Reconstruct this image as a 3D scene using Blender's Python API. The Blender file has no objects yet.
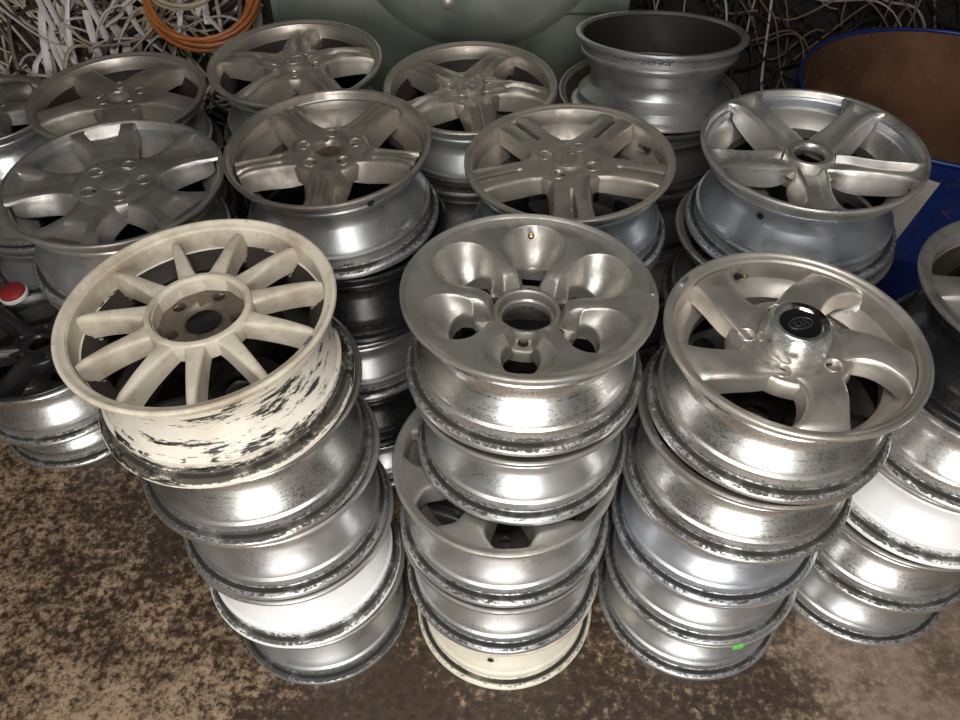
import bpy, bmesh, math, random
from mathutils import Vector, Matrix, geometry, noise
PI = math.pi
D = bpy.data
C = bpy.context.scene.collection
S = bpy.context.scene

# ------------------------------------------------------------------ camera
FPX, PITCH, ROLL, CAMH = 780.4, 0.802, -0.014, 1.786
cd = D.cameras.new('camera'); cam = D.objects.new('camera', cd); C.objects.link(cam)
cd.sensor_width = 36.0; cd.lens = 36.0 * FPX / 960.0; cd.clip_start = 0.02
F = Vector((0, math.cos(PITCH), -math.sin(PITCH))); Rt = Vector((1, 0, 0)); U = Rt.cross(F)
R2 = math.cos(ROLL) * Rt + math.sin(ROLL) * U; U2 = -math.sin(ROLL) * Rt + math.cos(ROLL) * U
m = Matrix((R2, U2, -F)).transposed().to_4x4(); m.translation = (0, 0, CAMH)
cam.matrix_world = m
S.camera = cam

# ------------------------------------------------------------------ daylight: overcast sky through the open door and an added roof opening
wd = D.worlds.new('overcast_sky'); S.world = wd; wd.use_nodes = True
bg = wd.node_tree.nodes['Background']
bg.inputs['Color'].default_value = (1.0, 0.985, 0.96, 1); bg.inputs['Strength'].default_value = 8.0

S.view_settings.view_transform = 'Standard'
S.view_settings.look = 'None'
S.view_settings.gamma = 1.0
S.view_settings.use_curve_mapping = False
S.view_settings.exposure = -0.05
S.cycles.use_denoising = True
S.cycles.max_bounces = 10
S.cycles.diffuse_bounces = 5
S.cycles.glossy_bounces = 6

# room: door opening in the wall behind the photographer
ROOM = dict(x0=-2.7, x1=2.7, y0=-1.7, y1=3.95, h=3.0)
DOOR = dict(x0=-.85, x1=.75, h=2.4)
ADDED_ROOF_GAP = dict(x0=-.9, x1=.8, y0=-1.1, y1=.25)     # unseen roof opening, added to brighten the upturned wheel faces

def portal(name, loc, rot, sx, sy):
    l = D.lights.new(name, 'AREA'); l.shape = 'RECTANGLE'; l.size = sx; l.size_y = sy
    l.cycles.is_portal = True
    o = D.objects.new(name, l); C.objects.link(o); o.location = loc; o.rotation_euler = rot
portal('door_daylight_portal', ((DOOR['x0'] + DOOR['x1']) / 2, ROOM['y0'], DOOR['h'] / 2), (PI / 2, 0, 0),
       DOOR['x1'] - DOOR['x0'], DOOR['h'])

portal('added_roof_gap_portal', ((ADDED_ROOF_GAP['x0'] + ADDED_ROOF_GAP['x1']) / 2, (ADDED_ROOF_GAP['y0'] + ADDED_ROOF_GAP['y1']) / 2, ROOM['h'] + .1), (0, 0, 0),
       ADDED_ROOF_GAP['x1'] - ADDED_ROOF_GAP['x0'], ADDED_ROOF_GAP['y1'] - ADDED_ROOF_GAP['y0'])  # portal for the added roof opening

# ------------------------------------------------------------------ helpers
def tag(o, label=None, cat=None, group=None, kind=None):
    if label: o['label'] = label
    if cat: o['category'] = cat
    if group: o['group'] = group
    if kind: o['kind'] = kind
    return o

def link(name, me, parent=None):
    o = D.objects.new(name, me); C.objects.link(o)
    if parent: o.parent = parent
    return o

def mesh(name, verts, faces, mats, fm=None, smooth=True, sharp=38):
    me = D.meshes.new(name); me.from_pydata(verts, [], faces)
    for mt in mats: me.materials.append(mt)
    if fm: me.polygons.foreach_set('material_index', fm)
    if smooth:
        me.polygons.foreach_set('use_smooth', [True] * len(me.polygons))
    me.update()
    if smooth: me.set_sharp_from_angle(angle=math.radians(sharp))
    return me

def empty(name, loc=(0, 0, 0)):
    o = D.objects.new(name, None); C.objects.link(o); o.location = loc; o.empty_display_size = .05
    return o

def box_data(x0, x1, y0, y1, z0, z1):
    v = [(x, y, z) for z in (z0, z1) for y in (y0, y1) for x in (x0, x1)]
    f = [(0, 2, 3, 1), (4, 5, 7, 6), (0, 1, 5, 4), (2, 6, 7, 3), (0, 4, 6, 2), (1, 3, 7, 5)]
    return v, f

def boxes(name, lst, mat, parent=None, bevel=0.0):
    bm = bmesh.new()
    for b in lst:
        v, f = box_data(*b)
        vs = [bm.verts.new(p) for p in v]
        for q in f: bm.faces.new([vs[i] for i in q])
    if bevel:
        bmesh.ops.bevel(bm, geom=bm.edges[:], offset=bevel, segments=2, affect='EDGES', profile=.5)
    me = D.meshes.new(name); bm.to_mesh(me); bm.free(); me.materials.append(mat)
    return link(name, me, parent)

def lathe(name, prof, mats, seg=96, closed=False, fm=None, cap0=False, cap1=False, sharp=38):
    """revolve [(r, z)]; fm = material slot for each profile edge"""
    n = len(prof); v = []; f = []; mi = []
    for r, z in prof:
        for k in range(seg):
            a = 2 * PI * k / seg; v.append((r * math.cos(a), r * math.sin(a), z))
    ne = n if closed else n - 1
    for i in range(ne):
        j = (i + 1) % n
        for k in range(seg):
            l = (k + 1) % seg
            f.append((i * seg + k, j * seg + k, j * seg + l, i * seg + l)); mi.append(fm[i] if fm else 0)
    if cap0: f.append(tuple(range(seg))); mi.append(fm[0] if fm else 0)
    if cap1: f.append(tuple((n - 1) * seg + k for k in reversed(range(seg)))); mi.append(fm[-1] if fm else 0)
    return mesh(name, v, f, mats, mi, sharp=sharp)

def knots(ks, u):
    """monotone cubic through (u, value) knots"""
    n = len(ks)
    if u <= ks[0][0]: return ks[0][1]
    if u >= ks[-1][0]: return ks[-1][1]
    h = [ks[i + 1][0] - ks[i][0] for i in range(n - 1)]; d = [(ks[i + 1][1] - ks[i][1]) / h[i] for i in range(n - 1)]
    mm = [d[0]] + [0.0 if d[i - 1] * d[i] <= 0 else 2 * d[i - 1] * d[i] / (d[i - 1] + d[i]) for i in range(1, n - 1)] + [d[-1]]
    for i in range(n - 1):
        if u <= ks[i + 1][0]:
            t = (u - ks[i][0]) / h[i]; t2, t3 = t * t, t * t * t
            return (2 * t3 - 3 * t2 + 1) * ks[i][1] + (t3 - 2 * t2 + t) * h[i] * mm[i] + (3 * t2 - 2 * t3) * ks[i + 1][1] + (t3 - t2) * h[i] * mm[i + 1]

def tube_data(pts, r, sides=6, flat=1.0, v=None, f=None):
    """sweep a small ring along points"""
    if v is None: v, f = [], []
    n = len(pts); base = len(v)
    up = Vector((0.13, 0.2, 1)).normalized()
    for i, p in enumerate(pts):
        t = (pts[min(i + 1, n - 1)] - pts[max(i - 1, 0)])
        if t.length < 1e-9: t = Vector((1, 0, 0))
        t.normalize()
        a = t.cross(up)
        if a.length < 1e-4: a = t.cross(Vector((1, 0, 0)))
        a.normalize(); b = a.cross(t)
        for k in range(sides):
            w = 2 * PI * k / sides
            q = p + a * (r * math.cos(w)) + b * (r * flat * math.sin(w))
            v.append(q[:])
    for i in range(n - 1):
        for k in range(sides):
            l = (k + 1) % sides
            f.append((base + i * sides + k, base + i * sides + l, base + (i + 1) * sides + l, base + (i + 1) * sides + k))
    f.append(tuple(base + k for k in reversed(range(sides))))
    f.append(tuple(base + (n - 1) * sides + k for k in range(sides)))
    return v, f

# ------------------------------------------------------------------ materials
class NT:
    def __init__(s, name):
        s.m = D.materials.new(name); s.m.use_nodes = True; s.t = s.m.node_tree
        s.b = s.t.nodes['Principled BSDF']; s.n = s.t.nodes
    def add(s, typ, **kw):
        n = s.n.new(typ)
        for k, v in kw.items():
            if k.startswith('_'): setattr(n, k[1:], v)
            else: n.inputs[k].default_value = v
        return n
    def lk(s, a, b): s.t.links.new(a, b)
    def math(s, op, a, b=None, clamp=False):
        n = s.n.new('ShaderNodeMath'); n.operation = op; n.use_clamp = clamp
        for i, x in enumerate((a, b)):
            if x is None: continue
            if isinstance(x, (int, float)): n.inputs[i].default_value = x
            else: s.lk(x, n.inputs[i])
        return n.outputs[0]
    def ramp(s, fac, a, b, ca=0.0, cb=1.0):
        n = s.n.new('ShaderNodeMapRange'); n.interpolation_type = 'SMOOTHSTEP'
        n.inputs['From Min'].default_value = a; n.inputs['From Max'].default_value = b
        n.inputs['To Min'].default_value = ca; n.inputs['To Max'].default_value = cb
        s.lk(fac, n.inputs['Value']); return n.outputs['Result']
    def mix(s, fac, a, b):
        n = s.n.new('ShaderNodeMix'); n.data_type = 'RGBA'
        for sock, x in ((n.inputs['Factor'], fac), (n.inputs[6], a), (n.inputs[7], b)):
            if isinstance(x, (int, float)): sock.default_value = x
            elif isinstance(x, tuple): sock.default_value = (x[0], x[1], x[2], 1)
            else: s.lk(x, sock)
        return n.outputs[2]
    def coords(s, rnd=True):
        tc = s.n.new('ShaderNodeTexCoord')
        if not rnd: return tc.outputs['Object'], tc.outputs['Object']
        oi = s.n.new('ShaderNodeObjectInfo')
        c = s.n.new('ShaderNodeVectorMath'); c.operation = 'ADD'
        k = s.math('MULTIPLY', oi.outputs['Random'], 37.0)
        s.lk(tc.outputs['Object'], c.inputs[0]); s.lk(k, c.inputs[1])
        return tc.outputs['Object'], c.outputs[0]
    def noise(s, vec, scale, detail=4, rough=.6):
        n = s.add('ShaderNodeTexNoise', Scale=scale, Detail=detail, Roughness=rough)
        s.lk(vec, n.inputs['Vector']); return n.outputs['Fac']

def metal(name, col, metallic=.85, rough=.34, dirt=(.10, .075, .05), amt=.35, speck=.25, edge=0.0, streak=0.0,
          chips=0.0, chip_col=(.02, .018, .016), rub=0.0, bump=.0):
    """worn cast or painted metal; rub = tyre rubber left on the rear bead seat (object z), chips = flaked paint"""
    t = NT(name); raw, vec = t.coords()
    n1 = t.noise(vec, 9, 5, .65); n2 = t.noise(vec, 70, 4, .7); n3 = t.noise(vec, 230, 2, .6)
    d = t.math('MULTIPLY', t.ramp(n1, .38, .72), amt)
    sp = t.math('MULTIPLY', t.ramp(n2, .56, .72), speck)
    dd = t.math('MAXIMUM', d, sp)
    met = t.math('SUBTRACT', metallic, t.math('MULTIPLY', dd, metallic * .9))
    colr = t.mix(dd, col, dirt)
    ro = t.math('ADD', rough, t.math('MULTIPLY', dd, .35))
    ro = t.math('ADD', ro, t.ramp(n3, .3, .7, -.04, .06))
    if streak:
        mp = t.add('ShaderNodeMapping'); t.lk(vec, mp.inputs['Vector']); mp.inputs['Scale'].default_value = (1.2, 1.2, 900)
        ns = t.noise(mp.outputs[0], 1.0, 3, .7)
        ro = t.math('ADD', ro, t.ramp(ns, .3, .7, -.08 * streak, .1 * streak))
        colr = t.mix(t.ramp(ns, .35, .7, 0, .22 * streak), colr, tuple(c * .6 for c in col))
    if chips:
        mp = t.add('ShaderNodeMapping'); t.lk(vec, mp.inputs['Vector']); mp.inputs['Scale'].default_value = (10, 10, 62)
        nc = t.noise(mp.outputs[0], 1.0, 8, .78)
        zz = t.n.new('ShaderNodeSeparateXYZ'); t.lk(raw, zz.inputs[0])
        cm_ = t.ramp(nc, .60 - chips * .1, .635 - chips * .1)
        colr = t.mix(cm_, colr, chip_col); met = t.math('MULTIPLY', met, t.math('SUBTRACT', 1.0, cm_))
    if rub:
        zz = t.n.new('ShaderNodeSeparateXYZ'); t.lk(raw, zz.inputs[0]); z = zz.outputs['Z']
        mp = t.add('ShaderNodeMapping'); t.lk(vec, mp.inputs['Vector']); mp.inputs['Scale'].default_value = (105, 105, 330)
        nr = t.noise(mp.outputs[0], 1.0, 8, .74); nb = t.noise(vec, 16, 4, .6)
        w = t.math('MULTIPLY', t.ramp(z, .009, .0145), t.ramp(z, .019, .040, 1, 0))
        spk = t.math('MULTIPLY', t.ramp(t.math('ADD', nr, t.math('MULTIPLY', t.math('MULTIPLY', w, nb), .95 * rub)), .62, .76), t.ramp(w, .0, .25, .03, .9))
        l1 = t.math('MULTIPLY', t.ramp(z, .0150, .0162), t.ramp(z, .0185, .0200, 1, 0))
        l2 = t.math('MULTIPLY', t.math('MULTIPLY', t.ramp(z, .0345, .0360), t.ramp(z, .0375, .0390, 1, 0)), .6)
        ln = t.math('MULTIPLY', t.math('MAXIMUM', l1, l2), t.ramp(nb, .25, .5, .75, .97))
        mk = t.math('MAXIMUM', spk, ln)
        colr = t.mix(mk, colr, (.022, .019, .016)); met = t.math('MULTIPLY', met, t.math('SUBTRACT', 1.0, mk))
        ro = t.math('ADD', ro, t.math('MULTIPLY', mk, .4)); t.lk(t.math('SUBTRACT', .5, t.math('MULTIPLY', mk, .45)), t.b.inputs['Specular IOR Level'])
    t.lk(colr, t.b.inputs['Base Color']); t.lk(met, t.b.inputs['Metallic']); t.lk(ro, t.b.inputs['Roughness'])
    bp = t.add('ShaderNodeBump', Strength=.05 + bump, Distance=.001); t.lk(n1 if not bump else n2, bp.inputs['Height']); t.lk(bp.outputs[0], t.b.inputs['Normal'])
    return t.m

def plain(name, col, rough=.6, metallic=0.0, var=.3, scale=20, col2=None, bump=.2):
    t = NT(name); raw, vec = t.coords()
    n1 = t.noise(vec, scale, 5, .65)
    c2 = col2 or tuple(c * .45 for c in col)
    t.lk(t.mix(t.ramp(n1, .35, .7, 0, var), col, c2), t.b.inputs['Base Color'])
    t.b.inputs['Roughness'].default_value = rough; t.b.inputs['Metallic'].default_value = metallic
    bp = t.add('ShaderNodeBump', Strength=bump, Distance=.003); t.lk(n1, bp.inputs['Height']); t.lk(bp.outputs[0], t.b.inputs['Normal'])
    return t.m

M = {}
BR = (.085, .062, .042)
M['face_warm'] = metal('dusty_warm_silver_alloy', (.50, .455, .40), .80, .36, (.15, .11, .075), .62, .4)
M['face_brown'] = metal('grimy_brown_alloy', (.47, .42, .365), .82, .33, (.10, .07, .045), .75, .45)
M['face_grey'] = metal('dusty_grey_alloy', (.42, .395, .37), .82, .34, (.10, .08, .062), .7, .35)
M['face_silver'] = metal('silver_alloy_paint', (.62, .60, .56), .85, .30, (.16, .125, .09), .45, .25)
M['face_bowl'] = metal('stained_silver_alloy', (.54, .51, .465), .8, .34, (.09, .07, .05), .5, .55)
M['face_pale'] = metal('pale_machined_alloy', (.70, .65, .585), .82, .34, (.22, .16, .11), .35, .2)
M['white'] = metal('cream_white_paint', (.72, .65, .53), 0.0, .45, (.25, .17, .10), .7, .45)
M['white_chipped'] = metal('flaking_white_paint', (.80, .75, .65), 0.0, .42, (.35, .27, .17), .3, .2, chips=.66, rub=.7)
M['cream_barrel'] = metal('cream_painted_barrel', (.80, .75, .62), .1, .38, (.3, .22, .13), .25, .15, rub=.3)
M['barrel'] = metal('silver_barrel_paint', (.57, .57, .57), .88, .30, (.2, .18, .15), .25, .2, rub=.42)
M['barrel_bright'] = metal('machined_bright_barrel', (.72, .71, .69), .97, .29, (.25, .21, .16), .12, .04, streak=.7, rub=.5)
M['barrel_mottled'] = metal('rubber_marked_silver_barrel', (.54, .54, .54), .88, .30, (.2, .18, .15), .25, .2, rub=.62)
M['barrel_polmot'] = metal('rubber_marked_machined_barrel', (.64, .635, .62), .97, .29, (.25, .21, .16), .12, .04, streak=.7, rub=.62)
M['barrel_dull'] = metal('dull_grey_barrel', (.50, .51, .52), .75, .38, (.16, .14, .115), .35, .25, rub=.8)
M['barrel_blue'] = metal('bluish_silver_barrel', (.60, .63, .68), .85, .30, (.2, .17, .14), .25, .2, rub=.4)
M['barrel_white'] = metal('bright_white_silver_barrel', (.93, .93, .92), .12, .32, (.3, .28, .25), .12, .1, rub=.6)
M['barrel_dark'] = metal('dark_grimy_barrel', (.20, .195, .185), .7, .4, (.05, .042, .035), .6, .3, rub=.4)
M['black'] = metal('gloss_black_paint', (.012, .012, .013), .1, .22, (.06, .055, .05), .25, .15)
M['black_face'] = metal('scuffed_black_paint', (.022, .022, .024), .15, .26, (.10, .09, .08), .25, .3, bump=.2)
M['dust_and_shade'] = metal('dust_and_shade_brown', (.032, .024, .019), .25, .6, (.016, .012, .010), .6, .3)  # brake dust, darkened further so the shade in recesses sits in the colour
M['face_dust_shade'] = metal('dust_and_shade_alloy', (.040, .035, .031), .4, .55, (.018, .015, .012), .5, .3)  # covered faces: brake dust plus the shade below windows, put into the colour
M['hub_grime'] = metal('grimy_hub_floor', (.22, .18, .14), .5, .45, (.05, .035, .025), .8, .4)
M['chrome'] = metal('worn_chrome', (.78, .77, .74), 1.0, .12, (.12, .11, .10), .5, .15, bump=.5)
M['cap_black'] = plain('black_cap_plastic', (.012, .012, .013), .28, var=.2)
M['emblem'] = metal('dull_emblem_metal', (.34, .31, .28), .8, .4, BR, .3, .2)
M['emblem_dark'] = metal('dark_emblem_metal', (.20, .20, .195), .85, .35, BR, .2, .2)
M['rust'] = plain('rusty_bore', (.12, .075, .05), .7, .3, .6, 40)
M['lead'] = plain('lead_weight', (.36, .35, .33), .45, .7, .4, 60)
M['rubber'] = plain('black_rubber', (.015, .014, .013), .55, 0, .3, 50)
M['brass'] = plain('brass_valve', (.45, .34, .15), .35, .9, .3, 50)

# concrete floor
t = NT('stained_concrete'); raw, vec = t.coords(False)
big = t.noise(vec, 1.3, 3, .55); mid = t.noise(vec, 7, 6, .7); fine = t.noise(vec, 46, 6, .75); sp = t.noise(vec, 120, 4, .7)
v3 = t.add('ShaderNodeTexVoronoi', Scale=34.0); t.lk(vec, v3.inputs['Vector'])
sx = t.n.new('ShaderNodeSeparateXYZ'); t.lk(raw, sx.inputs[0])
oily = t.math('ADD', t.math('MULTIPLY', big, .55), t.math('MULTIPLY', mid, .45))
k = t.math('ADD', t.math('MULTIPLY', fine, .55), t.math('MULTIPLY', oily, .58))
ex = t.math('DIVIDE', t.math('SUBTRACT', sx.outputs['X'], .15), .80); ey = t.math('DIVIDE', t.math('SUBTRACT', sx.outputs['Y'], .62), .34)
dark_oval = t.ramp(t.math('ADD', t.math('ADD', t.math('MULTIPLY', ex, ex), t.math('MULTIPLY', ey, ey)), t.math('MULTIPLY', mid, 1.2)), .7, 1.9, .075, 0)   # darker oval over the front middle of the floor
k = t.math('SUBTRACT', k, dark_oval)
mask = t.ramp(k, .51, .63)
mask2 = t.math('MULTIPLY', mask, t.ramp(sp, .30, .52))
tan = t.mix(t.ramp(mid, .3, .7), (.30, .20, .12), (.47, .335, .21))
dark = t.mix(t.ramp(fine, .3, .7), (.032, .020, .013), (.085, .055, .036))
clean = t.mix(t.ramp(fine, .35, .7), (.25, .185, .14), (.33, .255, .20))
cl = t.math('MULTIPLY', t.ramp(t.math('ADD', sx.outputs['X'], t.math('MULTIPLY', mid, .7)), .95, 1.35), t.ramp(oily, .38, .55, .35, 1))
t.lk(t.mix(cl, t.mix(mask2, dark, tan), clean), t.b.inputs['Base Color'])
t.lk(t.ramp(mask2, 0, 1, .42, .72), t.b.inputs['Roughness'])
bp = t.add('ShaderNodeBump', Strength=.35, Distance=.003); t.lk(k, bp.inputs['Height']); t.lk(bp.outputs[0], t.b.inputs['Normal'])
M['floor'] = t.m
M['wall'] = plain('grimy_plaster', (.075, .064, .052), .9, var=.6, scale=3)
M['ceiling'] = plain('dark_roof_boards', (.065, .058, .050), .9, var=.5, scale=4)
M['yard'] = plain('yard_concrete', (.40, .37, .33), .9, var=.4, scale=2)

# ------------------------------------------------------------------ the setting
q = ROOM
def struct(o): o['kind'] = 'structure'; return o
struct(boxes('floor', [(q['x0'] - .2, q['x1'] + .2, q['y0'] - .1, q['y1'] + .2, -.12, 0)], M['floor']))
struct(boxes('wall_back', [(q['x0'], q['x1'], q['y1'], q['y1'] + .2, 0, q['h'])], M['wall']))
struct(boxes('wall_left', [(q['x0'] - .2, q['x0'], q['y0'], q['y1'], 0, q['h'])], M['wall']))
struct(boxes('wall_right', [(q['x1'], q['x1'] + .2, q['y0'], q['y1'], 0, q['h'])], M['wall']))
k_ = ADDED_ROOF_GAP
struct(boxes('ceiling', [(q['x0'], k_['x0'], q['y0'], q['y1'], q['h'], q['h'] + .12), (k_['x1'], q['x1'], q['y0'], q['y1'], q['h'], q['h'] + .12),
                         (k_['x0'], k_['x1'], q['y0'], k_['y0'], q['h'], q['h'] + .12), (k_['x0'], k_['x1'], k_['y1'], q['y1'], q['h'], q['h'] + .12)], M['ceiling']))
struct(boxes('wall_front', [(q['x0'], DOOR['x0'], q['y0'] - .2, q['y0'], 0, q['h']), (DOOR['x1'], q['x1'], q['y0'] - .2, q['y0'], 0, q['h']),
                            (DOOR['x0'], DOOR['x1'], q['y0'] - .2, q['y0'], DOOR['h'], q['h'])], M['wall']))
struct(boxes('yard_ground', [(-9, 9, -12, q['y0'] - .1, -.14, -.02)], M['yard']))

# ------------------------------------------------------------------ wheel building
def rim_mesh(R, W, dish, mats, seg=112, dark=False):
    """one closed cast rim: front flange, bead seats, drop centre, rear flange, inner dish. mats = (face, barrel)"""
    o = [(R - .0045, W), (R - .0015, W - .0008), (R, W - .003), (R, W - .008), (R - .0015, W - .0105), (R - .006, W - .0125),
         (R - .014, W - .0138), (R - .0172, W - .017), (R - .0185, W - .031), (R - .0168, W - .034), (R - .0172, W - .037), (R - .023, W - .042),
         (R - .0425, W - .058), (R - .0455, W - .063), (R - .0455, W - .088), (R - .043, W - .094),
         (R - .029, .062), (R - .0230, .054), (R - .0222, .0475), (R - .0165, .0445), (R - .0165, .0400), (R - .0198, .0365), (R - .0185, .0205), (R - .0155, .0172),
         (R - .006, .0155), (R - .002, .013), (R, .0095), (R, .003), (R - .0015, .0008), (R - .006, 0)]
    no = len(o)
    i = [(R - .012, .0005), (R - .019, .006), (R - .025, .02), (R - .031, .06), (R - .050, W - .094), (R - .0525, W - .085)]
    p = o + i + dish
    fm = [0] * 4 + [1] * (no - 3) + [2] * (len(i) - 2) + [0] * (len(dish) + 4)
    fm = (fm + [0] * len(p))[:len(p)]
    if dark:  # window shoulder takes the dust-and-shade colour too
        for k in range(no + len(i) - 2, no + len(i) + 2): fm[k] = 2
    return lathe('rim', p, list(mats), seg, closed=True, fm=fm, sharp=32)

def dish_wall(R, W, lip=.013, wall=.030, groove=True):
    d = [(R - .0525, W - .064), (R - .036, W - .047), (R - lip - .012, W - wall - .008), (R - lip - .010, W - wall)]
    if groove: d += [(R - lip - .008, W - .010), (R - lip - .005, W - .006), (R - lip, W - .0045), (R - lip + .003, W - .0022), (R - .008, W - .0012)]
    else: d += [(R - lip - .004, W - .008), (R - lip, W - .003), (R - .008, W - .001)]
    return d

def dish_bowl(R, W):
    return [(R - .0535, W - .068), (R - .042, W - .052), (R - .030, W - .042), (R - .022, W - .024), (R - .0135, W - .0075), (R - .0105, W - .0035), (R - .007, W - .0015)]

CUR = {'R': .212}
def spoke_mesh(r0, r1, half, zt, depth, prof, draft, swirl=None, pscale=None, mats=(), n=18, W=.19, shoulder=.0035):
    """loft a spoke outward along +x; half/zt/depth/draft/swirl are knot lists over u = 0..1"""
    v = []; f = []; rows = None
    for i in range(n + 1):
        u = i / n; r = r0 + (r1 - r0) * u
        h = knots(half, u); z = W + knots(zt, u); dp = knots(depth, u); dr = knots(draft, u)
        a = math.radians(knots(swirl, u)) if swirl else 0.0
        ps = knots(pscale, u) if pscale else 1.0
        sec = [(-h - dr, z - dp), (-h - dr * .72, z - dp * .74), (-h - dr * .45, z - dp * .5), (-h - dr * .2, z - dp * .27), (-h - shoulder * .4, z - shoulder * 1.6), (-h + shoulder * .4, z - shoulder * .35)]
        hi = h - shoulder
        for s, dz in prof: sec.append((s * hi, z + dz * ps))
        sec += [(-y, zz) for y, zz in reversed(sec[:6])]
        rows = len(sec)
        for y, zz in sec:
            ang = a + y / max(r, .02) * .0
            x_, y_ = math.sqrt(max(r * r - y * y, (r * .45) ** 2)), y
            q_ = zz - W; Rw = CUR['R']
            lim = Rw - .0055 if q_ > -.0115 else (Rw - .0215 if q_ > -.040 else (Rw - .0215 - (-.040 - q_) * 1.5 if q_ > -.058 else Rw - .0490))
            rr_ = math.hypot(x_, y_)
            if rr_ > lim: x_, y_ = x_ * lim / rr_, y_ * lim / rr_
            v.append((x_ * math.cos(a) - y_ * math.sin(a), x_ * math.sin(a) + y_ * math.cos(a), zz))
    for i in range(n):
        for k in range(rows):
            l = (k + 1) % rows
            f.append((i * rows + k, i * rows + l, (i + 1) * rows + l, (i + 1) * rows + k))
    f.append(tuple(range(rows))[::-1]); f.append(tuple(n * rows + k for k in range(rows)))
    f = [tuple(reversed(q_)) for q_ in f]
    return mesh('spoke', v, f, list(mats), sharp=42)

def scooped_spoke(R, W, mats, nr=130, nt=112):
    """a 60 degree spoke with half a scooped oval pocket on each side and open windows at the pocket bottoms"""
    zk = [(.056, -.066), (.060, -.052), (.066, -.036), (.074, -.0265), (.085, -.0225), (.10, -.0205), (.15, -.0165), (.185, -.0115), (R - .009, -.0035)]
    def sm(x): x = max(0.0, min(1.0, x)); return x * x * (3 - 2 * x)
    def depth(r, th):
        d30 = 30 - abs(th)
        e2 = ((r - .1275) / .0605) ** 2 + (d30 / 24.0) ** 2
        p = max(0.0, 1 - e2); dp = .054 * (p ** .85 if p > 0 else 0)
        ew = ((r - .110) / .029) ** 2 + (d30 / 16.5) ** 2
        dp += .022 * sm((1 - ew) / .22)
        lat = r * math.sin(math.radians(abs(th)))
        side = .058 * sm((lat - .0125) / .019) * (1 - sm((r - .082) / .018))
        return max(dp, side), lat, ew
    v = []; f = []; mi = []; dd = []
    for i in range(nr + 1):
        r = .056 + (R - .009 - .056) * i / nr; zt = knots(zk, r)
        for j in range(nt + 1):
            th = -30 + 60 * j / nt; dp, lat, ew = depth(r, th)
            cr = -.004 * sm((lat - .004) / .016) * (1 - sm((r - .10) / .06))
            a = math.radians(th); v.append((r * math.cos(a), r * math.sin(a), W + max(zt + cr - dp, -.105))); dd.append(ew)
    for i in range(nr):
        for j in range(nt):
            q = (i * (nt + 1) + j, (i + 1) * (nt + 1) + j, (i + 1) * (nt + 1) + j + 1, i * (nt + 1) + j + 1)
            d = sum(dd[k] for k in q) / 4
            if d < .76: continue
            f.append(q); mi.append(0)
    return mesh('spoke', v, f, list(mats), mi, sharp=60)

def circ(r, n, cx=0, cy=0, ph=0):
    return [(cx + r * math.cos(2 * PI * k / n + ph), cy + r * math.sin(2 * PI * k / n + ph)) for k in range(n)]

def hub_mesh(rh, zt, thick, holes, mats, W, dome=0.0, skirt=.004, seg=64):
    """hub plate with real holes: holes = [(x, y, r, depth)]"""
    loops = [circ(rh, seg)] + [circ(r, 26 if r < .02 else 44, x, y) for x, y, r, d in holes]
    pts = []; edges = []; starts = []
    for L in loops:
        s = len(pts); starts.append((s, len(L))); pts += [Vector(p) for p in L]
        edges += [(s + k, s + (k + 1) % len(L)) for k in range(len(L))]
    # interior points for a domed top
    if dome:
        for rr in (.25, .5, .72, .88):
            for p in circ(rh * rr, 28, ph=rr):
                if all(math.hypot(p[0] - x, p[1] - y) > r + .003 for x, y, r, d in holes): pts.append(Vector(p))
    res = geometry.delaunay_2d_cdt(pts, edges, [], 0, 1e-6)
    vv, ff = res[0], res[2]
    faces = []
    for t3 in ff:
        c = sum((vv[i] for i in t3), Vector((0, 0))) / len(t3)
        if c.length > rh: continue
        if any(math.hypot(c.x - x, c.y - y) < r * .985 for x, y, r, d in holes): continue
        faces.append(tuple(t3))
    verts = [(p.x, p.y, W + zt + dome * (1 - (p.length / rh) ** 2)) for p in vv]
    def loopz(L, dz, k=1.0, cx=0, cy=0):
        s = len(verts)
        for x, y in L:
            X, Y = cx + (x - cx) * k, cy + (y - cy) * k
            verts.append((X, Y, W + zt + dome * (1 - min(1, math.hypot(x, y) / rh) ** 2) + dz))
        return s
    L = loops[0]; prev = loopz(L, 0); n = len(L)
    for k, dz in ((1 + skirt * .5 / rh, -.0015), (1 + skirt / rh, -.005), (1 + skirt * 1.5 / rh, -thick)):
        s = loopz(L, dz, k)
        for a in range(n): faces.append((prev + a, s + a, s + (a + 1) % n, prev + (a + 1) % n))
        prev = s
    for (x, y, r, d), L in zip(holes, loops[1:]):
        n = len(L); prev = loopz(L, 0)
        for kk, dz in ((.93, -.0025), (.90, -d)):
            s = loopz(L, dz, kk, x, y)
            for a in range(n): faces.append((prev + a, prev + (a + 1) % n, s + (a + 1) % n, s + a))
            prev = s
    me = mesh('hub', verts, faces, list(mats), sharp=40)
    bm = bmesh.new(); bm.from_mesh(me); bmesh.ops.remove_doubles(bm, verts=bm.verts, dist=2e-5)
    bmesh.ops.recalc_face_normals(bm, faces=bm.faces)
    # make the plate top face upward
    up = max(bm.faces, key=lambda f_: f_.calc_center_median().z * (1 if abs(f_.normal.z) > .7 else 0))
    if up.normal.z < 0: bmesh.ops.reverse_faces(bm, faces=bm.faces)
    bm.to_mesh(me); bm.free(); me.set_sharp_from_angle(angle=math.radians(40))
    return me

def lug_seat(r, mats, depth=.012):
    return lathe('lug_seat', [(r * 1.12, .0002), (r * 1.06, .0016), (r * .98, .0008), (r * .92, -.002), (r * .80, -.006), (r * .55, -depth * .8), (r * .45, -depth), (r * .40, -depth - .006)], list(mats) + [M['dust_and_shade']], 22, fm=[0, 0, 0, 0, 1, 1, 1])  # cup bottoms coloured dark: recess shade painted in

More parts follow.
